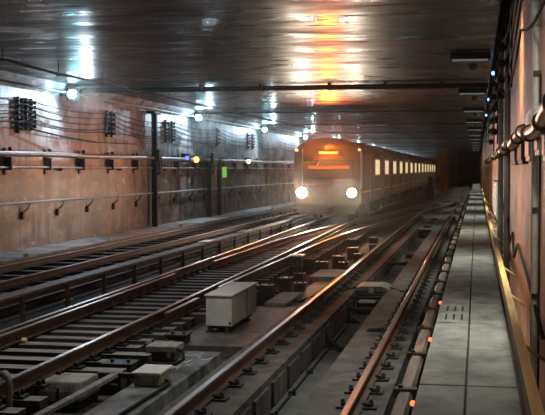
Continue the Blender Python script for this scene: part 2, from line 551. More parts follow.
for y, w in ((29.3, .9), (34.4, 1.0)):
    b = MB(); b.box(-7.55, -7.27, y, y + w, .117, .15)
    tag(b.build('cover_plate', 'pink', None, .008), 'pinkish plate lying on the brown cover board, ' + ('nearer' if y < 30 else 'farther') + ' one of the pair', 'plate')
# low pipes and boards between the tracks
b = MB(); b.tube([(-8.05, y, -.25 + .02 * math.sin(y)) for y in range(9, 60, 2)], .05, 8)
tag(b.build('ground_pipe', 'conduit', None), 'low grey pipe running behind the brown third rail posts', 'pipe')
b = MB(); b.box(-8.45, -8.3, 9, 110, -.2, -.12)
for k in range(40): b.box(-8.42, -8.33, 10 + k * 2.5, 10.1 + k * 2.5, -.46, -.2)
tag(b.build('cable_tray', 'timber', None), 'brown timber cable tray beside the far left track', 'cable tray')
b = MB(); b.box(-10.75, -10.62, 9, 120, -.16, .0)
for k in range(44): b.box(-10.73, -10.64, 10 + k * 2.5, 10.1 + k * 2.5, -.46, -.16)
tag(b.build('cover_board', 'brown', None), 'dark brown board along the foot of the left ledge', 'board')
# little markers on the ledge edge
for i, y in enumerate((25.2, 31.5, 39.5, 48, 58)):
    b = MB(); b.box(-10.86, -10.76, y, y + .12, .0, .07); b.cyl((-10.81, y + .06, .07), (-10.81, y + .06, .1), .03, 8)
    tag(b.build('ledge_marker', 'yellow', None), 'small yellow marker bracket on the edge of the left ledge', 'marker', 'yellow markers on the left ledge')

# ------------------------------------------------------------------ left wall equipment
def wallpipe(name, x, z, r, m, label, ys, bk, bx=-12.0):
    b = MB(); b.tube([(x, y, z + .012 * math.sin(y * .7)) for y in [9 + 3 * i for i in range(38)]], r, 10)
    o = b.build(name, m, None, origin=(x, 9, z)); tag(o, label, 'pipe')
    for y in ys:
        b = MB(); bk(b, y); b.build('bracket', 'steel', o)
    return o
def bk_big(b, y):
    b.box(-12, -11.8, y - .03, y + .03, 2.12, 2.46); b.box(-12, -11.96, y - .07, y + .07, 2.0, 2.7)
    b.cyl((-11.85, y, 2.62), (-11.85, y, 2.72), .05, 8)
wallpipe('service_pipe', -11.83, 2.55, .075, 'pipe', 'thick pale pipe along left wall, upper one carried on dark brackets', [24 + 2.7 * i for i in range(34)], bk_big)
def bk_s(b, y):
    b.box(-12, -11.86, y - .02, y + .02, 2.1, 2.16)
wallpipe('service_pipe', -11.88, 2.19, .03, 'pipe', 'thin pale pipe along left wall just under the thick pipe', [25 + 5.4 * i for i in range(16)], bk_s)
def bk_h(b, y):
    b.tube([(-11.88, y, 1.22), (-11.88, y - .05, 1.1), (-11.99, y - .25, .95)], .025, 6); b.box(-12, -11.93, y - .3, y - .18, .8, 1.0)
o = wallpipe('handrail', -11.88, 1.25, .032, 'conduit', 'slender pale handrail low on the left wall above the ledge', [25.5 + 2.5 * i for i in range(30)], bk_h)
o['category'] = 'handrail'

# steel posts against the wall
def wallpost(y, z1, w, label, top=True, mid=True):
    t = empty('steel_post', (-11.8, y, 0)); tag(t, label, 'post')
    b = MB(); b.box(-11.9, -11.86, y - w, y + w, 0, z1); b.box(-11.86, -11.74, y - .02, y + .02, 0, z1); b.box(-11.74, -11.7, y - w, y + w, 0, z1)
    b.build('upright', 'steel', t)
    if top:
        b = MB(); b.box(-11.95, -11.62, y - .55, y + .1, z1, z1 + .08); b.tube([(-11.8, y + .02, z1 - .35), (-11.8, y + .45, z1 + .04)], .035, 6); b.tube([(-11.8, y + .3, z1 + .04), (-11.8, y + .75, z1 + .02)], .04, 6)
        b.build('top_bracket', 'steel', t)
    if mid:
        b = MB(); b.tube([(-11.66, y, 2.85), (-11.66, y + .35, 2.6), (-11.66, y + .4, 2.15), (-11.66, y, 1.95)], .035, 6); b.box(-11.72, -11.6, y - .1, y + .12, 2.45, 2.85)
        b.build('junction_clamp', 'steel', t)
wallpost(39.5, 4.2, .07, 'tall dark steel post against left wall with a T shaped top bracket')
wallpost(48.0, 2.5, .06, 'shorter dark post on left wall, nearest the tall post', False)
wallpost(49.9, 2.6, .06, 'dark post on the left wall directly beside the green sign', False, False)
b = MB(); b.box(-11.72, -11.66, 50.2, 50.9, 1.75, 2.25)
tag(b.build('green_sign', 'green', None, .01), 'small glowing green sign hung on the left wall', 'sign')

# insulator racks and the cables strung through them
RY = []
def rack(y, z0, z1, n, label):
    t = empty('cable_rack', (-11.9, y, z0)); tag(t, label, 'cable rack')
    b = MB(); b.box(-12, -11.93, y - .03, y + .03, z0 - .05, z1 + .05); b.build('mounting_strip', 'black', t)
    for i in range(n):
        z = z0 + (z1 - z0) * (i + .5) / n
        b = MB(); b.cyl((-11.93, y, z), (-11.84, y, z), .025, 8)
        b.cyl((-11.9, y, z), (-11.87, y, z), .055, 10)
        b.cyl((-11.86, y, z - .05), (-11.86, y, z + .05), .03, 8)
        b.build('insulator', 'black', t)
for y, n, l in ((27.5, 7, 'leftmost of the three insulator racks high on left wall'), (28.05, 6, 'middle of the three insulator racks high on left wall'), (28.4, 6, 'right of the three insulator racks high on left wall'),
                (34.6, 5, 'left of the insulator rack pair between the first lamp and the tall post'), (35.1, 5, 'right of the insulator rack pair between the first lamp and the tall post'),
                (41.6, 6, 'left of the insulator rack pair right of the tall post'), (42.5, 6, 'right of the insulator rack pair right of the tall post'),
                (50.2, 4, 'lone insulator rack on the wall under the second lamp'), (57.2, 5, 'left of the insulator racks below the third lamp'), (58.4, 5, 'right of the insulator racks below the third lamp')):
    rack(y, 3.25 if n < 7 else 3.15, 4.02, n, l)
anch = [9, 18, 27.5, 35, 42, 50.2, 57.8, 66, 75, 84]
for i in range(5):
    z = 3.42 + i * .15
    pts = []
    for a, c in zip(anch, anch[1:]):
        for k in range(6):
            u = k / 6
            pts.append((-11.81, a + (c - a) * u, z - (.16 + .03 * ((i * 3) % 4)) * 4 * u * (1 - u)))
    b = MB(); b.tube(pts, .014, 6)
    tag(b.build('signal_cable', 'cable', None), 'thin black cable sagging along left wall, %s of five' % ('lowest', 'second from the bottom', 'middle one', 'second from the top', 'topmost')[i], 'cable')
b = MB(); b.tube([(-11.8, 27.6, 3.35), (-11.8, 28.2, 3.22), (-11.72, 30, 3.08), (-11.72, 33, 2.98), (-11.72, 37, 3.02)], .02, 6)
tag(b.build('signal_cable', 'cable', None), 'loose black cable drooping below the first insulator racks', 'cable')
b = MB(); b.tube([(-11.8, y, 4.38) for y in (9, 40, 90)], .03, 8)
tag(b.build('conduit', 'conduit', None), 'straight conduit in the angle of left wall and ceiling feeding lamps', 'conduit')

# wall lamps
def make_lamp(y, x=-11.55, z=4.32):
    t = empty('wall_lamp', (x, y, z))
    b = MB(); b.box(x - .22, x + .16, y + .1, y + .13, z - .2, z + .2); b.box(x - .4, x - .2, y + .02, y + .12, z - .05, z + .05)
    b.build('back_plate', 'steel', t)
    b = MB(); b.cyl((x, y + .1, z), (x, y + .0, z), .11, 14); b.build('socket', 'steel', t)
    b = MB(); b.ball((x, y - .03, z), .13, 14); b.build('bulb', 'lampglass', t)
    return t
lamp0 = None
LABL = ['first blue white wall lamp at far left, the nearest', 'second blue white wall lamp, right of the tall post', 'third blue white wall lamp, left of the train', 'fourth blue white wall lamp, just above the train roof edge']
for k in range(1, 15):
    y = 15.7 + 14.7 * k
    if lamp0 is None: t = lamp0 = make_lamp(y)
    else:
        t = copy_tree(lamp0); t.location.y = y
    if 1 <= k <= 4: tag(t, LABL[k - 1], 'lamp', 'wall lamps along the left wall')
    else: tag(t, 'distant blue white lamp on left wall beyond the train front', 'lamp', 'wall lamps along the left wall')
    ld = bpy.data.lights.new('lamp_light', 'SPOT'); ld.energy = 340 if k < 5 else 80; ld.color = (.66, .85, 1); ld.spot_size = R(165); ld.spot_blend = .35
    ld.shadow_soft_size = .06
    lo = bpy.data.objects.new('lamp_light', ld); COL.objects.link(lo); lo.location = (-11.0, y - .3, 4.25)
    lo.rotation_euler = Vector((-.2, -.6, -.8)).to_track_quat('-Z', 'Y').to_euler()

    if k < 8:
        ld = bpy.data.lights.new('lamp_light', 'SPOT'); ld.energy = 170; ld.color = (1, .93, .88); ld.spot_size = R(100); ld.spot_blend = .8; ld.shadow_soft_size = .1
        lo = bpy.data.objects.new('lamp_light', ld); COL.objects.link(lo); lo.location = (-11.3, y - .3, 4.25)
        lo.rotation_euler = Vector((.8, -.2, -.5)).to_track_quat('-Z', 'Y').to_euler()
    ld = bpy.data.lights.new('lamp_glow', 'POINT'); ld.energy = 30; ld.color = (.12, .6, .8); ld.shadow_soft_size = .05
    lo = bpy.data.objects.new('lamp_glow', ld); COL.objects.link(lo); lo.location = (-11.35, y - .25, 4.25)
# signals on the left wall
for y, z, m, l, c in ((45.3, 2.55, 'signal_y', 'amber square signal light on the left wall above the pipe', .13), (43.8, 2.6, 'signal_b', 'small blue signal light left of the amber one', .09), (56.2, 2.55, 'signal_w', 'warm white lamp on left wall close to the train', .1)):
    t = empty('signal_light', (-11.7, y, z)); tag(t, l, 'signal')
    b = MB(); b.box(-11.95, -11.62, y + .0, y + .25, z - .18, z + .18); b.build('housing', 'black', t)
    b = MB(); b.cyl((-11.7, y - .03, z), (-11.7, y, z), c, 14); b.build('lens', m, t)

# ------------------------------------------------------------------ ceiling equipment
cab = []
for k in range(41):
    y = 9 + k * 1.5
    cab.append((-9.5 + .02 * y / 10 + (.45 if y > 30 else 0) * (y - 30) / 30, y, 4.38 - .05 * math.sin(PI * ((y - 9) % 6) / 6)))
b = MB(); b.tube(cab, .032, 8)
t = b.build('ceiling_cable', 'cable', None, origin=(cab[0][0], 9, 4.38)); tag(t, 'black cable hung on short hangers under the ceiling along left side', 'cable')
for k in range(4, 38, 2):
    x, y, z = cab[k]
    b = MB(); b.cyl((x, y, z), (x, y, CZ), .012, 6); b.box(x - .05, x + .05, y - .02, y + .02, z - .045, z - .02); b.build('hanger', 'steel', t)
# twin transverse pipes
t = empty('ceiling_pipe', (-5.5, 31.5, 4.45)); tag(t, 'dark twin pipe crossing the whole ceiling from side to side', 'pipe')
b = MB(); b.tube([(x, 31.5, 4.47) for x in (-11.9, -8, -4, .3)], .05, 10); b.build('pipe_run', 'black', t)
b = MB(); b.tube([(x, 31.75, 4.55) for x in (-11.9, -8, -4, .3)], .04, 10); b.build('pipe_run', 'black', t)
for x in (-10.5, -8, -6.2, -4.2, -2.6, -1): 
    b = MB(); b.box(x - .03, x + .03, 31.4, 31.9, 4.41, CZ); b.build('clamp', 'steel', t)

# ceiling fixtures above the walkway
def make_fix(y, x=-.15):
    t = empty('ceiling_light', (x, y, 4.3))
    b = MB(); b.box(x - .42, x + .42, y - .08, y + .1, 4.46, 4.6); b.box(x - .3, x - .26, y - .02, y + .02, 4.58, CZ); b.build('housing', 'black', t)
    b = MB(); b.cyl((x - .38, y - .05, 4.435), (x + .36, y - .05, 4.435), .022, 8); b.build('tube', 'tube', t)
    b = MB(); b.box(x - .03, x + .13, y - .08, y + .1, 4.22, 4.36); b.cyl((x + .05, y, 4.36), (x + .05, y, 4.46), .02, 6); b.build('ballast_box', 'greybox', t)
    return t
fx = None
for k in range(13):
    y = 13.1 + 10.5 * k
    if fx is None: t = fx = make_fix(y)
    else: t = copy_tree(fx); t.location.y = y
    if k == 0: l = 'tube light fixture above the walkway, just beyond the top edge of the photo'
    elif k == 1: l = 'largest dim tube light fixture in view under the ceiling above the walkway'
    elif k == 2: l = 'second largest tube light fixture in view above the walkway'
    else: l = 'tube light fixture far down the ceiling above the walkway'
    tag(t, l, 'light fixture', 'tube lights above the walkway')
    ld = bpy.data.lights.new('tube_light', 'AREA'); ld.shape = 'RECTANGLE'; ld.size = .8; ld.size_y = .08; ld.spread = R(110); ld.energy = 75; ld.color = (.95, 1, .86)
    lo = bpy.data.objects.new('tube_light', ld); COL.objects.link(lo); lo.location = (-.15, y, 4.2)

# ------------------------------------------------------------------ walkway
def slab(x0, x1, y, l, slots=False):
    b = MB(); b.box(x0, x1, y, y + 1.96, .16, .25)
    o = b.build('walkway_slab', 'walk', None, .008)
    if slots:
        for (dx, dy) in ((.1, .25), (.2, .25), (.3, .25), (.1, 1.1), (.2, 1.1), (.3, 1.1)):
            q = MB(); q.box(x0 + dx, x0 + dx + .022, y + dy, y + dy + .55, .2495, .2505); q.build('drain_slot', 'black', o)
    return o
s0 = {}
for side, (x0, x1) in (('left', (-.49, -.09)), ('right', (-.07, .36))):
    for k in range(46):
        y = 3.75 + 2.0 * k
        if side == 'left' and k == 5:
            o = slab(x0, x1, y, '', True); tag(o, 'slotted concrete walkway slab with rows of dark drain slots', 'slab', 'walkway slabs, left column'); continue
        if side not in s0: s0[side] = o = slab(x0, x1, y, '')
        else:
            o = s0[side].copy(); COL.objects.link(o)
            o.location.y = y + .98
        o.rotation_euler = (0, 0, R(random.uniform(-.12, .12))); o.location.z = .16 + random.uniform(-.004, .004)
        tag(o, 'plain grey concrete slab in the %s column of the walkway' % side, 'slab', 'walkway slabs, %s column' % side)
b = MB(); b.box(-.47, .36, 96, 300, .16, .25)
struct(b, 'trim_18', 'walk')
# orange marker lights on the walkway edge
for y, l in ((9.2, 'nearest orange marker light on walkway edge'), (12.7, 'middle orange marker light on walkway edge'), (16.25, 'farthest orange marker light on walkway edge')):
    t = empty('marker_light', (-.52, y, .1)); tag(t, l, 'marker light')
    b = MB(); b.box(-.53, -.46, y - .03, y + .03, .1, .17); b.build('housing', 'black', t)
    b = MB(); b.ball((-.515, y, .19), .026, 10); b.build('lens', 'orange', t)

# right third rail with cover board
t = empty('third_rail_barrier', (-.67, 12, -.58)); tag(t, 'worn brown third rail cover board between near track and walkway', 'third rail')
b = MB(); b.prism([(-.73, .0), (-.7, .045), (-.61, .045), (-.58, .0)], 'y', 6, 110); b.build('cover_board', 'timber', t)
b = MB(); b.sweep([(-.67, 6, -.16), (-.67, 110, -.16)], PROF); b.build('contact_rail', 'rust', t)
for k in range(40):
    y = 8.4 + 2.05 * k
    b = MB(); b.box(-.76, -.55, y - .06, y + .06, -.02, .07); b.cyl((-.7, y, .07), (-.7, y, .1), .025, 6); b.box(-.6, -.56, y - .04, y + .04, -.58, .0)
    b.build('clamp', 'black', t)
for k in range(36):
    y = 7.6 + 2.05 * k
    b = MB(); b.cyl((-.67, y, -.58), (-.67, y, -.32), .05, 8); b.cyl((-.67, y, -.46), (-.67, y, -.42), .085, 8); b.build('insulator', 'greybox', t)

# ------------------------------------------------------------------ handrail on the right
t = empty('handrail', (.3, 10, .8)); tag(t, 'long yellow topped timber handrail beside walkway on right wall', 'handrail')
b = MB(); b.box(.275, .335, 2, 70, .93, .95); b.build('top_strip', 'yellow', t)
b = MB(); b.box(.28, .33, 2, 70, .79, .93); b.build('board', 'brown', t)
for k in range(15):
    y = 5.0 + 3.3 * k
    b = MB(); b.tube([(.33, y, .86), (.42, y - .03, .8), (.51, y - .05, .74)], .014, 6); b.build('bracket', 'yellow', t)

# ------------------------------------------------------------------ right wall equipment
# tan pipe with dark clamps
pts = [(.39 + .012 * math.sin(y * 1.9), y, 2.45 + .035 * math.sin(y * 1.35)) for y in [3 + .4 * i for i in range(170)]]
b = MB(); b.tube(pts, .05, 12)
t = b.build('service_pipe', 'copper', None, origin=(.39, 3, 2.45)); tag(t, 'glossy tan pipe with dark rings along the right wall', 'pipe')
for k in range(34):
    y = 5.6 + k * 1.45
    p = (.39 + .012 * math.sin(y * 1.9), y, 2.45 + .035 * math.sin(y * 1.35))
    b = MB(); b.cyl((p[0], y - .06, p[2]), (p[0], y + .06, p[2]), .066, 12); b.box(.4, .5, y - .03, y + .03, p[2] - .02, p[2] + .02); b.build('clamp', 'black', t)
# vertical conduit
b = MB(); b.tube([(.46, 9.15, -.2), (.46, 9.15, 3.38), (.46, 9.35, 3.55), (.46, 9.6, 3.6), (.46, 9.9, 4.2)], .028, 10)
t = b.build('conduit', 'conduit', None); tag(t, 'pale grey vertical conduit climbing the right wall', 'conduit')
b = MB(); b.cyl((.46, 9.15, 3.3), (.46, 9.15, 3.5), .036, 10); b.build('coupling', 'conduit', t)
for z in (1.1, 1.8, 2.9):
    b = MB(); b.box(.44, .5, 9.1, 9.2, z, z + .04); b.build('clip', 'steel', t)
b = MB(); b.tube([(.49, 9.0, -.2), (.49, 9.0, 2.9)], .009, 8)
tag(b.build('conduit', 'black', None), 'thin black conduit hugging the pale vertical one', 'conduit')
# boxes behind the tan pipe
for y0, y1, z0, z1, m, l in ((7.35, 7.7, 2.2, 2.6, 'conduit', 'pale grey junction box nearest the camera behind the tan pipe'), (8.2, 8.75, 2.25, 2.62, 'conduit', 'pale grey junction box right of the vertical conduit'), (9.6, 10.4, 2.22, 2.66, 'conduit', 'pale grey junction box left of the vertical conduit'),
                             (11.2, 12.4, 2.2, 2.6, 'steel', 'dark junction box behind the tan pipe, nearer of two'), (13.2, 14.8, 2.2, 2.6, 'steel', 'dark junction box behind the tan pipe, farther of two'), (25, 31, 1.0, 1.85, 'conduit', 'long grey cabinet far along the right wall')):
    t = empty('junction_box', (.47, y0, z0)); tag(t, l, 'box')
    b = MB(); b.box(.44, .5, y0, y1, z0, z1); b.build('casing', m, t, .006)
    b = MB(); b.box(.43, .44, y0 + .04, y1 - .04, z0 + .04, z1 - .04); b.build('lid', m, t, .004)
# insulator stacks near the ceiling gap
for i, (y, z0, z1, l) in enumerate(((19.2, 3.3, 4.6, 'nearest tall insulator stack high on the right wall'), (22.5, 3.0, 4.5, 'second insulator stack high on the right wall'), (27, 2.9, 4.3, 'third insulator stack high on the right wall'), (33, 2.8, 4.3, 'farthest insulator stack high on the right wall'))):
    t = empty('insulator_rack', (.44, y, z0)); tag(t, l, 'insulator rack')
    b = MB(); b.box(.46, .5, y - .04, y + .04, z0 - .15, z1 + .15); b.build('mounting_strip', 'black', t)
    n = 5
    for k in range(n):
        z = z0 + (z1 - z0) * (k + .5) / n
        b = MB(); b.cyl((.47, y, z), (.33, y, z), .05, 8)
        for d in (0, .05): b.cyl((.41 - d, y, z), (.39 - d, y, z), .1, 12)
        b.cyl((.41, y, z - .08), (.41, y, z + .08), .04, 8)
        b.build('insulator', 'black', t)
for i in range(4):
    z = 3.5 + i * .28; x = .41
    pts = []
    an = [3, 11, 19.2, 27, 38, 50, 62]
    for a, c in zip(an, an[1:]):
        for k in range(6):
            u = k / 6; pts.append((x, a + (c - a) * u, z - .3 * 4 * u * (1 - u)))
    b = MB(); b.tube(pts, .013, 6)
    tag(b.build('signal_cable', 'cable', None), 'black cable looping along upper right wall, %s of four' % ('lowest', 'second lowest', 'second highest', 'highest')[i], 'cable')
for i, (y, x) in enumerate(((15.2, .45), (16.3, .44), (17.6, .45))):
    b = MB(); b.tube([(x, y, 3.25), (x, y + .05, 4.5), (x, y + .5, 5.6)], .016, 6)
    tag(b.build('drop_cable', 'cable', None), 'black cable hanging down upper right wall, %s of three' % ('nearest', 'middle', 'farthest')[i], 'cable')
for i, y in enumerate((26.5, 36.5, 47)):
    t = empty('blue_lamp', (.38, y, 4.35)); tag(t, 'small blue lamp at ceiling edge near the right wall, %s of three' % ('nearest', 'middle', 'farthest')[i], 'lamp')
    b = MB(); b.box(.33, .48, y, y + .15, 4.3, 4.5); b.build('housing', 'black', t)
    b = MB(); b.ball((.36, y - .02, 4.4), .045, 10); b.build('lens', 'bluelamp', t)
b = MB(); b.tube([(.47, 8, .95), (.47, 10.5, 1.15), (.47, 13, 1.28), (.46, 14, 1.05), (.47, 15, 1.3), (.46, 16, 1.1), (.47, 17.2, 1.4), (.46, 18.2, 1.2), (.47, 20, 1.5), (.47, 24, 1.7)], .016, 6)
tag(b.build('signal_cable', 'cable', None), 'black cable zigzagging over brackets low on the right wall', 'cable')
b = MB(); b.cyl((.46, 17.5, .2), (.46, 17.5, 3.6), .05, 10)
tag(b.build('conduit', 'pipe', None), 'pale vertical pipe on right wall behind the insulator stacks', 'pipe')
b = MB(); b.cyl((.46, 22, .2), (.46, 22, 4.6), .06, 10)
tag(b.build('conduit', 'conduit', None), 'farther grey vertical pipe on the right wall', 'pipe')

# ------------------------------------------------------------------ things between the tracks
# pale relay cabinet on feet
t = empty('relay_cabinet', (-3.75, 16.6, -.3)); tag(t, 'pale grey relay cabinet standing on the deck between the two near tracks', 'cabinet')
b = MB(); b.box(-3.98, -3.58, 15.95, 17.8, -.2, .25); b.build('body', 'pale', t, .012)
b = MB(); b.box(-4.0, -3.56, 15.92, 17.83, .25, .275); b.build('lid', 'paletop', t, .008)
b = MB(); b.box(-3.582, -3.572, 17.0, 17.03, -.19, .25); b.build('door_seam', 'black', t)
b = MB(); b.cyl((-3.61, 15.94, -.15), (-3.61, 15.955, -.15), .02, 8); b.build('lock', 'black', t)
for x in (-3.93, -3.66):
    for y in (16.02, 17.4):
        b = MB(); b.box(x - .03, x + .03, y - .05, y + .05, -.3, -.2); b.box(x - .06, x + .06, y - .07, y + .07, -.3, -.28); b.build('foot', 'black', t)
b = MB(); b.box(-3.95, -3.62, 16.1, 17.6, -.26, -.2); b.build('skid', 'black', t)
b = MB(); b.tube([(-3.8, 16.1, -.2), (-3.8, 16.0, -.24), (-3.82, 15.95, -.29)], .02, 6); b.build('cable_tail', 'cable', t)
# duct block with chalk marks
t = empty('duct_block', (-3.55, 12.5, -.46)); tag(t, 'long dark concrete duct block with chalk scribbles beside the shiny rail', 'duct')
b = MB(); b.box(-3.86, -3.34, 9, 14.3, -.46, -.3); b.box(-3.36, -3.02, 9, 14.5, -.47, -.455); b.build('block', 'block', t, .015)
b = MB()
for k in range(5):
    cx, cy = -3.55 + random.uniform(-.12, .12), 13.0 + k * .25
    pts = [(cx + .06 * math.cos(a) * (1 + .2 * k % 2), cy + .12 * math.sin(a * 1.7 + k), -.296) for a in [i * .5 for i in range(14)]]
    b.tube(pts, .005, 4)
b.build('chalk_marking', 'chalk', t)
# box with stencilled number
t = empty('switch_box', (-4.4, 11.4, -.46)); tag(t, 'low grey green cast box stencilled A-03 beside the middle track', 'box')
b = MB(); b.prism([(11.15, -.36), (11.15, -.26), (11.22, -.15), (11.75, -.15), (11.85, -.22), (11.85, -.36)], 'x', -4.66, -4.18); b.build('casing', 'greybox', t, .015)
b = MB(); b.box(-4.63, -4.2, 11.2, 11.8, -.46, -.36); b.build('base', 'black', t)
b = MB(); b.box(-4.44, -4.405, 11.13, 11.16, -.33, -.24); b.cyl((-4.42, 11.16, -.22), (-4.42, 11.13, -.22), .018, 8); b.build('hasp', 'black', t)
def text(s, parent, loc, size, rot, m='ink', name='lettering'):
    c = bpy.data.curves.new(name, 'FONT'); c.body = s; c.size = size; c.extrude = .001
    c.materials.append(M[m])
    tmp = bpy.data.objects.new(name, c); COL.objects.link(tmp)
    bpy.context.view_layer.update()
    me = bpy.data.meshes.new_from_object(tmp.evaluated_get(bpy.context.evaluated_depsgraph_get()))
    bpy.data.objects.remove(tmp)
    o = bpy.data.objects.new(name, me); COL.objects.link(o); o.parent = parent
    o.location = Vector(loc) - world_loc(parent); o.rotation_euler = rot
    return o
text('A-03', t, (-4.62, 11.163, -.226), .085, (R(57), 0, 0))
text('10Y', t, (-4.37, 11.163, -.226), .085, (R(57), 0, 0))
# two small boxes
t = empty('track_box', (-3.95, 13.5, -.46)); tag(t, 'pale box on legs with a black hose, beside the duct block', 'box')
b = MB(); b.box(-4.12, -3.72, 13.35, 13.75, -.17, -.09); b.box(-4.12, -4.06, 13.35, 13.75, -.3, -.17); b.box(-3.85, -3.8, 13.36, 13.7, -.24, -.17); b.build('casing', 'greybox', t, .012)
b = MB(); b.box(-4.05, -3.75, 13.42, 13.7, -.28, -.17); b.build('mechanism', 'rust', t)
b = MB(); b.box(-4.1, -3.86, 13.38, 13.72, -.46, -.3); b.build('base', 'black', t)
b = MB(); b.tube([(-3.74, 13.4, -.12), (-3.62, 13.3, -.14), (-3.58, 13.2, -.22), (-3.66, 13.12, -.27), (-3.85, 13.1, -.27), (-4.0, 13.2, -.27)], .022, 8); b.build('hose', 'cable', t)
t = empty('track_box', (-3.62, 12, -.3)); tag(t, 'small pale square box sitting on the dark duct block', 'box')
b = MB(); b.box(-3.8, -3.5, 11.85, 12.35, -.296, -.17); b.build('casing', 'greybox', t, .012)
b = MB(); b.box(-3.82, -3.48, 11.83, 12.37, -.17, -.14); b.build('lid', 'pale', t, .008)
b = MB(); b.tube([(-3.5, 12.1, -.27), (-3.42, 12.0, -.275), (-3.4, 11.7, -.275), (-3.42, 11.2, -.275), (-3.45, 10, -.275)], .02, 6); b.build('hose', 'cable', t)
# steel bars of the point machine
b = MB(); b.box(-4.2, -3.75, 11.75, 11.82, -.2, -.14); b.box(-4.2, -3.88, 11.5, 11.56, -.26, -.22)
tag(b.build('connecting_bar', 'steel', None, .006), 'flat steel bar reaching from the stencilled box to the duct block', 'bar')
b = MB(); b.sweep([(-4.12, 9.2, -.2), (-4.04, 10.4, -.17), (-3.98, 11.9, -.15)], [(-.04, -.03), (.04, -.03), (.04, .01), (-.04, .01)])
tag(b.build('connecting_bar', 'sleeper', None), 'grey flat bar slanting beside the stencilled box', 'bar')
# arch pipe with coil at the left bottom corner
b = MB(); b.tube([(-4.6, 10.3, -.45), (-4.6, 10.3, .0), (-4.63, 10.33, .06), (-4.69, 10.4, .08), (-4.78, 10.5, .05)], .035, 10)
tag(b.build('bent_pipe', 'greybox', None), 'dark bent pipe rising by the sleepers in the left corner', 'pipe')
b = MB()
for k in range(7):
    b.tube([(-5.0 + .17 * math.cos(a), 10.55 + .12 * k * .3 + .15 * math.sin(a), .0 - .035 * k) for a in [i * PI / 8 for i in range(17)]], .014, 6)
tag(b.build('rope_coil', 'timber', None), 'coil of brown rope lying in the lower left corner', 'rope')
b = MB(); b.ball((-5.97, 13.85, -.15), .045, 12, (1, 1.2, .8)); b.cyl((-5.97, 13.85, -.19), (-5.97, 13.85, -.15), .03, 8)
tag(b.build('plastic_lump', 'dustlump', None), 'small yellow green cap on a sleeper of the middle track', 'cap')
# steel blocks at sleeper ends along the cabinet side
for i, (x, y, w, l, h) in enumerate(((-4.22, 12.65, .34, .3, -.2), (-4.18, 14.2, .3, .26, -.2), (-4.13, 14.95, .28, .3, -.19), (-4.12, 18.4, .26, .4, -.16), (-4.1, 19.6, .22, .35, -.15), (-4.05, 21.0, .3, .3, -.13), (-3.95, 22.8, .22, .4, -.16), (-3.55, 22.2, .2, .3, -.2), (-3.85, 24.0, .2, .3, -.18), (-3.75, 26.9, .28, .3, -.16), (-3.3, 27.6, .2, .3, -.22), (-3.6, 29, .3, .3, -.18), (-3.2, 30.4, .25, .3, -.22), (-3.55, 32, .3, .4, -.17), (-3.15, 34, .25, .3, -.2), (-3.4, 37, .3, .4, -.18))):
    t = empty('bearing_block', (x, y, -.46)); tag(t, 'dark squat block with plate on top at sleeper ends between tracks', 'block', 'dark blocks at the sleeper ends')
    z0 = -.3 if 14.75 < y < 19.2 else -.46
    b = MB(); b.box(x - w / 2, x + w / 2, y - l / 2, y + l / 2, z0, h); b.build('block', 'black', t, .01)
    b = MB(); b.box(x - w / 2 - .02, x + w / 2 + .02, y - l / 2 - .02, y + l / 2 + .02, h, h + .025)
    for s in (-1, 1): b.cyl((x + s * w * .3, y, h + .025), (x + s * w * .3, y, h + .06), .022, 6)
    b.build('top_plate', 'steel', t)
# switch stand
t = empty('switch_stand', (-4.12, 24.8, -.46)); tag(t, 'small switch stand with a flat pale top beside the crossover', 'switch stand')
b = MB(); b.box(-4.3, -4.02, 25.6, 26.1, .07, .11); b.build('top', 'pink', t, .01)
b = MB(); b.box(-4.26, -4.08, 25.7, 26.0, -.16, .07); b.build('body', 'rust', t)
b = MB(); b.cyl((-4.1, 25.6, -.46), (-4.1, 25.7, .02), .03, 8); b.cyl((-4.24, 25.9, -.46), (-4.2, 25.8, -.1), .03, 8); b.box(-4.25, -4.0, 25.4, 25.7, -.46, -.4); b.build('leg', 'steel', t)
b = MB(); b.tube([(-4.2, 21.6, -.28), (-3.9, 21.3, -.27), (-3.5, 20.6, -.3), (-3.2, 20.0, -.3), (-2.9, 19.7, -.17)], .03, 8)
tag(b.build('ground_cable', 'cable', None), 'black cable crossing the deck to the shiny rail', 'cable')
b = MB(); b.box(-3.75, -3.35, 19.4, 21.2, -.33, -.26)
tag(b.build('cover_slab', 'sleeper', None, .01), 'pale concrete cover slab behind the relay cabinet', 'slab')
b = MB(); b.box(-3.7, -3.0, 24.4, 26.2, -.46, -.26)
tag(b.build('cover_slab', 'sleeper', None, .01), 'pale concrete cover slab in front of the switch stand', 'slab')

# point machine in the near track trough
t = empty('point_machine', (-2, 21, -.54)); tag(t, 'dark point machine with curved pale lid sitting in the near track trough', 'machine')
b = MB(); b.box(-2.25, -1.66, 20.9, 21.9, -.54, -.22); b.box(-2.15, -1.8, 20.3, 20.9, -.54, -.3); b.build('body', 'black', t, .02)
b = MB(); b.prism([(-2.32, -.19), (-2.27, -.13), (-2.18, -.1), (-1.78, -.1), (-1.68, -.14), (-1.62, -.2), (-1.7, -.2), (-2.25, -.2)], 'y', 21.0, 21.9); b.build('lid', 'greybox', t, .01)
b = MB(); b.box(-2.02, -1.93, 20.96, 21.0, -.3, -.13); b.build('latch', 'pale', t)
for y, z in ((20.0, -.2), (20.35, -.25), (19.4, -.33)):
    b = MB(); b.cyl((-2.6, y, z), (-1.25, y, z), .028, 8); b.build('throw_rod', 'steel', t)
b = MB(); b.box(-2.1, -1.8, 19.8, 19.9, -.27, -.24); b.box(-2.1, -1.85, 20.1, 20.2, -.3, -.26); b.build('rod_bracket', 'pale', t)
for k in range(3):
    b = MB(); b.tube([(-2.5 + .1 * k, 19.9, -.2), (-2.45 + .1 * k, 19.6, -.3), (-2.4 + .1 * k, 19.4, -.5), (-2.2 + .1 * k, 19.0, -.53)], .02, 6); b.build('hose', 'cable', t)
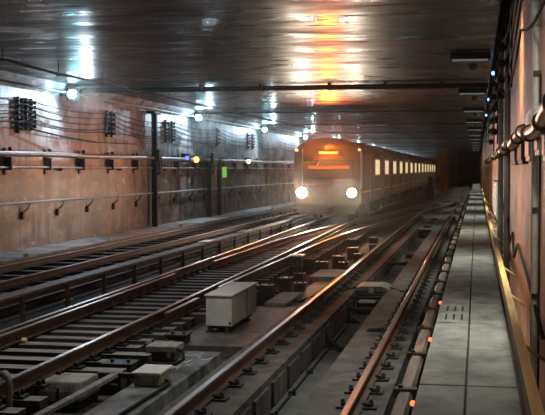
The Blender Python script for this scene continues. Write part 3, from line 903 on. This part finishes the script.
b = MB(); b.tube([(-1.68, 21.5, -.16), (-1.5, 21.3, -.19), (-1.4, 20.9, -.17), (-1.3, 20.8, -.16)], .018, 6); b.build('hose', 'cable', t)
b = MB(); b.tube([(-2.28, 21.5, -.16), (-2.42, 21.2, -.17), (-2.5, 20.9, -.16), (-2.62, 20.8, -.15)], .018, 6); b.build('hose', 'cable', t)
b = MB(); b.tube([(-2.3, 16.6, -.2), (-2.26, 16.55, -.38), (-2.18, 16.4, -.45), (-1.95, 16.0, -.49), (-1.7, 15.75, -.47), (-1.5, 15.7, -.16), (-1.3, 15.7, -.15)], .034, 10)
tag(b.build('hose', 'cable', None), 'thick black hose lying across the near track trough', 'hose')
b = MB(); b.tube([(-2.25, 28, -.2), (-2.1, 27.6, -.22), (-1.9, 27.6, -.24), (-1.72, 27.8, -.2)], .03, 8); b.box(-2.24, -1.7, 28, 28.1, -.3, -.22)
tag(b.build('hose', 'cable', None), 'black hose and bar spanning the trough beyond the point machine', 'hose')
b = MB(); b.tube([(-2.15, y, -.52) for y in (8, 12, 16, 18.8)], .014, 6)
t = b.build('ground_cable', 'cable', None); tag(t, 'thin black cable clipped along the trough floor', 'cable')
for y in (10.5, 11.6, 12.8, 14.2, 16.4):
    b = MB(); b.box(-2.19, -2.1, y, y + .05, -.54, -.49); b.cyl((-2.12, y + .02, -.49), (-2.12, y + .02, -.46), .015, 6); b.build('clip', 'black', t)
b = MB(); b.box(-2.1, -1.8, 33.2, 33.8, -.54, -.4)
tag(b.build('track_box', 'black', None, .01), 'black box low in the trough before the deck plates', 'box')
# cover plates on the deck beyond the trough
for i, y in enumerate((44.5, 47.6, 51)):
    b = MB(); b.box(-2.1, -1.8, y, y + .9, -.2, -.13)
    tag(b.build('deck_plate', 'black', None, .01), 'dark plate on deck between near rails beyond the trough', 'plate', 'deck plates beyond the trough')
# trackside gear right of the train
t = empty('trackside_box', (-4.0, 84, -.46)); tag(t, 'dark trackside equipment box right of the train far away', 'box')
b = MB(); b.box(-4.3, -3.6, 95, 97, -.46, .7); b.build('casing', 'steel', t, .02)
b = MB(); b.box(-4.1, -3.8, 95.4, 96, .7, 1.5); b.build('upper_box', 'steel', t, .02)

# ------------------------------------------------------------------ the train
TX, TY, HW = -5.82, 43.5, 1.36
def car(y0, L, front):
    t = empty('subway_car', (TX, y0, -.0))
    x0, x1 = TX - HW, TX + HW
    prof = [(x0 + .05, .75), (x0, 1.1), (x0, 2.75), (x0 + .08, 2.98), (x0 + .35, 3.2), (TX - .5, 3.36), (TX, 3.41), (TX + .5, 3.36), (x1 - .35, 3.2), (x1 - .08, 2.98), (x1, 2.75), (x1, 1.1), (x1 - .05, .75)]
    b = MB(); b.prism(prof, 'y', y0, y0 + L); b.build('body', 'train', t)
    for yy in (y0 + 2.4, y0 + L - 2.4):
        b = MB(); b.box(x0 + .25, x1 - .25, yy - 1.2, yy + 1.2, .38, .75)
        for s in (-1, 1):
            for d in (-.8, .8): b.cyl((TX + s * .68, yy + d, .42), (TX + s * .8, yy + d, .42), .38, 16)
        b.build('bogie', 'black', t)
    b = MB(); b.box(x0 + .2, x1 - .2, y0 + 5, y0 + L - 5, .3, .75); b.build('underframe_box', 'black', t)
    # side doors with silver edges, windows between
    pr = L / 3
    for k in range(4):
        yc = y0 - 1.9 + 5.2 * k
        # window pair (lit), real bays in the right side and the left side
        for s, xx in ((1, x1), (-1, x0)):
            if yc + 4.5 > y0 + L or (front and k == 0): continue
            b = MB(); b.box(xx - .012, xx + .012, yc + 2.2, yc + 4.5, 1.84, 2.62)
            fr = b.build('window', 'silver', t)
            b = MB(); b.box(xx - .018, xx + .018, yc + 2.28, yc + 4.42, 1.9, 2.56); b.build('pane', 'window', fr)
        for s, xx in ((1, x1),):
            if yc + 1.3 > y0 + L or yc < y0: continue
            b = MB(); b.box(xx - .01, xx + .02, yc, yc + 1.3, .95, 2.75); d = b.build('door', 'train', t)
            for yy in (yc - .04, yc + 1.28):
                b = MB(); b.box(xx - .01, xx + .035, yy, yy + .06, .95, 2.8); b.build('door_edge', 'silver', d)
            b = MB(); b.box(xx + .02, xx + .026, yc + .2, yc + .5, 1.9, 2.5); b.box(xx + .02, xx + .026, yc + .8, yc + 1.1, 1.9, 2.5); b.build('door_glass', 'glass', d)
    b = MB(); b.box(x1 - .005, x1 + .012, y0, y0 + L, 1.2, 1.26); b.build('side_band', 'silver', t)
    return t
car0 = car(TY, 15.4, True)
tag(car0, 'leading subway car with lit orange sign and two headlights', 'train car', 'cars of the arriving train')
cars = [car0]
base_children = None
proto = car(TY + 15.8, 15.4, False)
tag(proto, 'second subway car directly behind the leading one', 'train car', 'cars of the arriving train')
for k in range(2, 5):
    c = copy_tree(proto); c.location.y = TY + 15.8 * k
    tag(c, ('third', 'fourth', 'rearmost')[k - 2] + ' subway car of the train, with yellow lit windows', 'train car', 'cars of the arriving train')
# front mask of the leading car
x0, x1 = TX - HW, TX + HW
yf = TY
b = MB(); b.prism([(x0 + .05, .72), (x0, 1.1), (x0, 2.75), (x0 + .08, 2.98), (x0 + .35, 3.2), (TX - .5, 3.36), (TX, 3.41), (TX + .5, 3.36), (x1 - .35, 3.2), (x1 - .08, 2.98), (x1, 2.75), (x1, 1.1), (x1 - .05, .72)], 'y', yf - .12, yf)
b.build('cab_front', 'front', car0, .02)
b = MB(); b.box(TX - 1.0, TX + 1.0, yf - .14, yf - .12, 1.75, 2.5); ws = b.build('windscreen', 'glass', car0, .01)
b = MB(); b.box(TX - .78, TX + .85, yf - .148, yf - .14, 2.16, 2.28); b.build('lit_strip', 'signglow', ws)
b = MB(); b.tube([(TX - .3, yf - .16, 2.5), (TX - .42, yf - .17, 2.3)], .02, 6); b.build('wiper', 'white', ws)
b = MB(); b.box(TX - .5, TX + .55, yf - .2, yf - .12, 2.66, 2.94); sb = b.build('destination_sign', 'black', car0, .01)
b = MB(); b.box(TX - .55, TX + .6, yf - .3, yf - .12, 2.66, 2.69); b.build('lip', 'black', sb)  # added lip, keeps the sign's light off the windscreen
b = MB(); b.box(TX - .34, TX + .4, yf - .21, yf - .2, 2.75, 2.84); b.build('lit_line', 'sign', sb)
b = MB(); b.box(x0 + .55, x1 - .55, yf - .15, yf - .12, 1.05, 1.45); b.build('bumper_band', 'train', car0, .01)
b = MB(); b.box(x1 - .07, x1 + .01, yf - .16, yf - .1, 1.4, 2.92); b.build('corner_strip', 'silver', car0)
b = MB(); b.box(x0 + .32, x0 + .36, yf - .15, yf - .12, 1.5, 2.95); b.build('door_line', 'silver', car0)
b = MB(); b.prism([(TX - 1.1, .35), (TX + 1.1, .35), (TX + 1.25, .72), (TX - 1.25, .72)], 'y', yf - .15, yf + .3); b.build('anticlimber', 'black', car0)
b = MB(); b.box(TX - .2, TX + .2, yf - .55, yf - .1, .4, .65); b.cyl((TX, yf - .6, .52), (TX, yf - .5, .52), .15, 12); b.build('coupler', 'black', car0)
for s in (-1, 1):
    b = MB(); b.box(TX + s * 1.25 - .05, TX + s * 1.25 + .05, yf - .15, yf - .12, 2.86, 2.95); b.build('marker_lamp', 'signal_y', car0)
ld = bpy.data.lights.new('sign_light', 'SPOT'); ld.energy = 1150; ld.color = (1, .2, .02); ld.spot_size = R(150); ld.spot_blend = 1; ld.shadow_soft_size = 0
lo = bpy.data.objects.new('sign_light', ld); COL.objects.link(lo); lo.location = (TX + .03, yf - .32, 2.8); lo.rotation_euler = (R(100), 0, PI)
for hx in (-6.86, -4.86):
    b = MB(); b.cyl((hx, yf - .2, 1.21), (hx, yf - .1, 1.21), .2, 18); h = b.build('headlight', 'black', car0)
    b = MB(); b.cyl((hx, yf - .215, 1.21), (hx, yf - .2, 1.21), .2 if hx < -6 else .17, 18); b.build('lens', 'head', h)
    ld = bpy.data.lights.new('headlight_beam', 'SPOT'); ld.energy = 300; ld.color = (1, .86, .64); ld.spot_size = R(100); ld.spot_blend = .9; ld.shadow_soft_size = .1
    lo = bpy.data.objects.new('headlight_beam', ld); COL.objects.link(lo); lo.location = (hx, yf - .35, 1.21)
    lo.rotation_euler = Vector((0.05, -1, -.02)).to_track_quat('-Z', 'Y').to_euler()

# ------------------------------------------------------------------ added fill lights without fixtures above and behind the viewpoint
def area(loc, d, e, col, sx, sy, name='fill_light'):
    ld = bpy.data.lights.new(name, 'AREA'); ld.shape = 'RECTANGLE'; ld.size = sx; ld.size_y = sy; ld.energy = e; ld.color = col
    lo = bpy.data.objects.new(name, ld); COL.objects.link(lo); lo.location = loc
    lo.rotation_euler = Vector(d).to_track_quat('-Z', 'Y').to_euler()
    return lo
NEU = (1, .92, .84)
area((-5.6, 13.2, 4.55), (0, .0, -1), 100, NEU, 3, .3)
area((-2.2, 12.6, 4.55), (0, .05, -1), 38, (.92, .96, 1), 1.6, .3)
area((-9.0, 13.4, 4.55), (.15, .0, -1), 40, NEU, 2, .3)
area((-.9, 8, 4.55), (.05, .1, -1), 6, (.95, 1, .9), .8, .3)
area((-2.0, -3.0, 3.9), (.12, 1, -.12), 20, (1, .9, .8), 1.6, .5)
area((-1.6, 3.0, 2.9), (.5, .85, -.12), 22, (1, .8, .62), .6, .5)
# added warm lights, no fixtures, washing the lower left wall orange
for y in (22, 29, 36, 43, 50):
    area((-11.45, y, 2.1), (-1, .1, -1.1), 7, (1, .5, .22), .15, 4)
ld = bpy.data.lights.new('fill_light', 'SPOT'); ld.energy = 330; ld.color = (1, .84, .6); ld.spot_size = R(38); ld.spot_blend = .9; ld.shadow_soft_size = .15  # added spot brightening the handrail and right wall
lo = bpy.data.objects.new('fill_light', ld); COL.objects.link(lo); lo.location = (-.25, 5.5, 4.4)
lo.rotation_euler = Vector((.6, 5.5, -3.3)).to_track_quat('-Z', 'Y').to_euler()

# ------------------------------------------------------------------ world, haze, camera
w = bpy.data.worlds.new('tunnel_air'); sc.world = w; w.use_nodes = True
nt = w.node_tree
nt.nodes['Background'].inputs['Color'].default_value = (.5, .55, .6, 1)
nt.nodes['Background'].inputs['Strength'].default_value = .004
HAZE = .0008
if HAZE:
    vs = nt.nodes.new('ShaderNodeVolumeScatter'); vs.inputs['Density'].default_value = HAZE; vs.inputs['Anisotropy'].default_value = .965
    vs.inputs['Color'].default_value = (1, .93, .88, 1)
    nt.links.new(vs.outputs[0], nt.nodes['World Output'].inputs['Volume'])

cam = bpy.data.cameras.new('camera'); co = bpy.data.objects.new('camera', cam); COL.objects.link(co)
cam.sensor_width = 36; cam.lens = 1100 / 545 * 36; cam.clip_end = 2000; cam.clip_start = .05
ph = math.atan(38.5 / 1100); th = math.atan(204.5 / 1100 * math.cos(ph))
co.location = (0, 0, 2.15); co.rotation_euler = (PI / 2 - ph, 0, th)
sc.camera = co
sc.view_settings.view_transform = 'Standard'; sc.view_settings.look = 'None'; sc.view_settings.gamma = 1
sc.view_settings.use_curve_mapping = False
sc.view_settings.exposure = 0.0
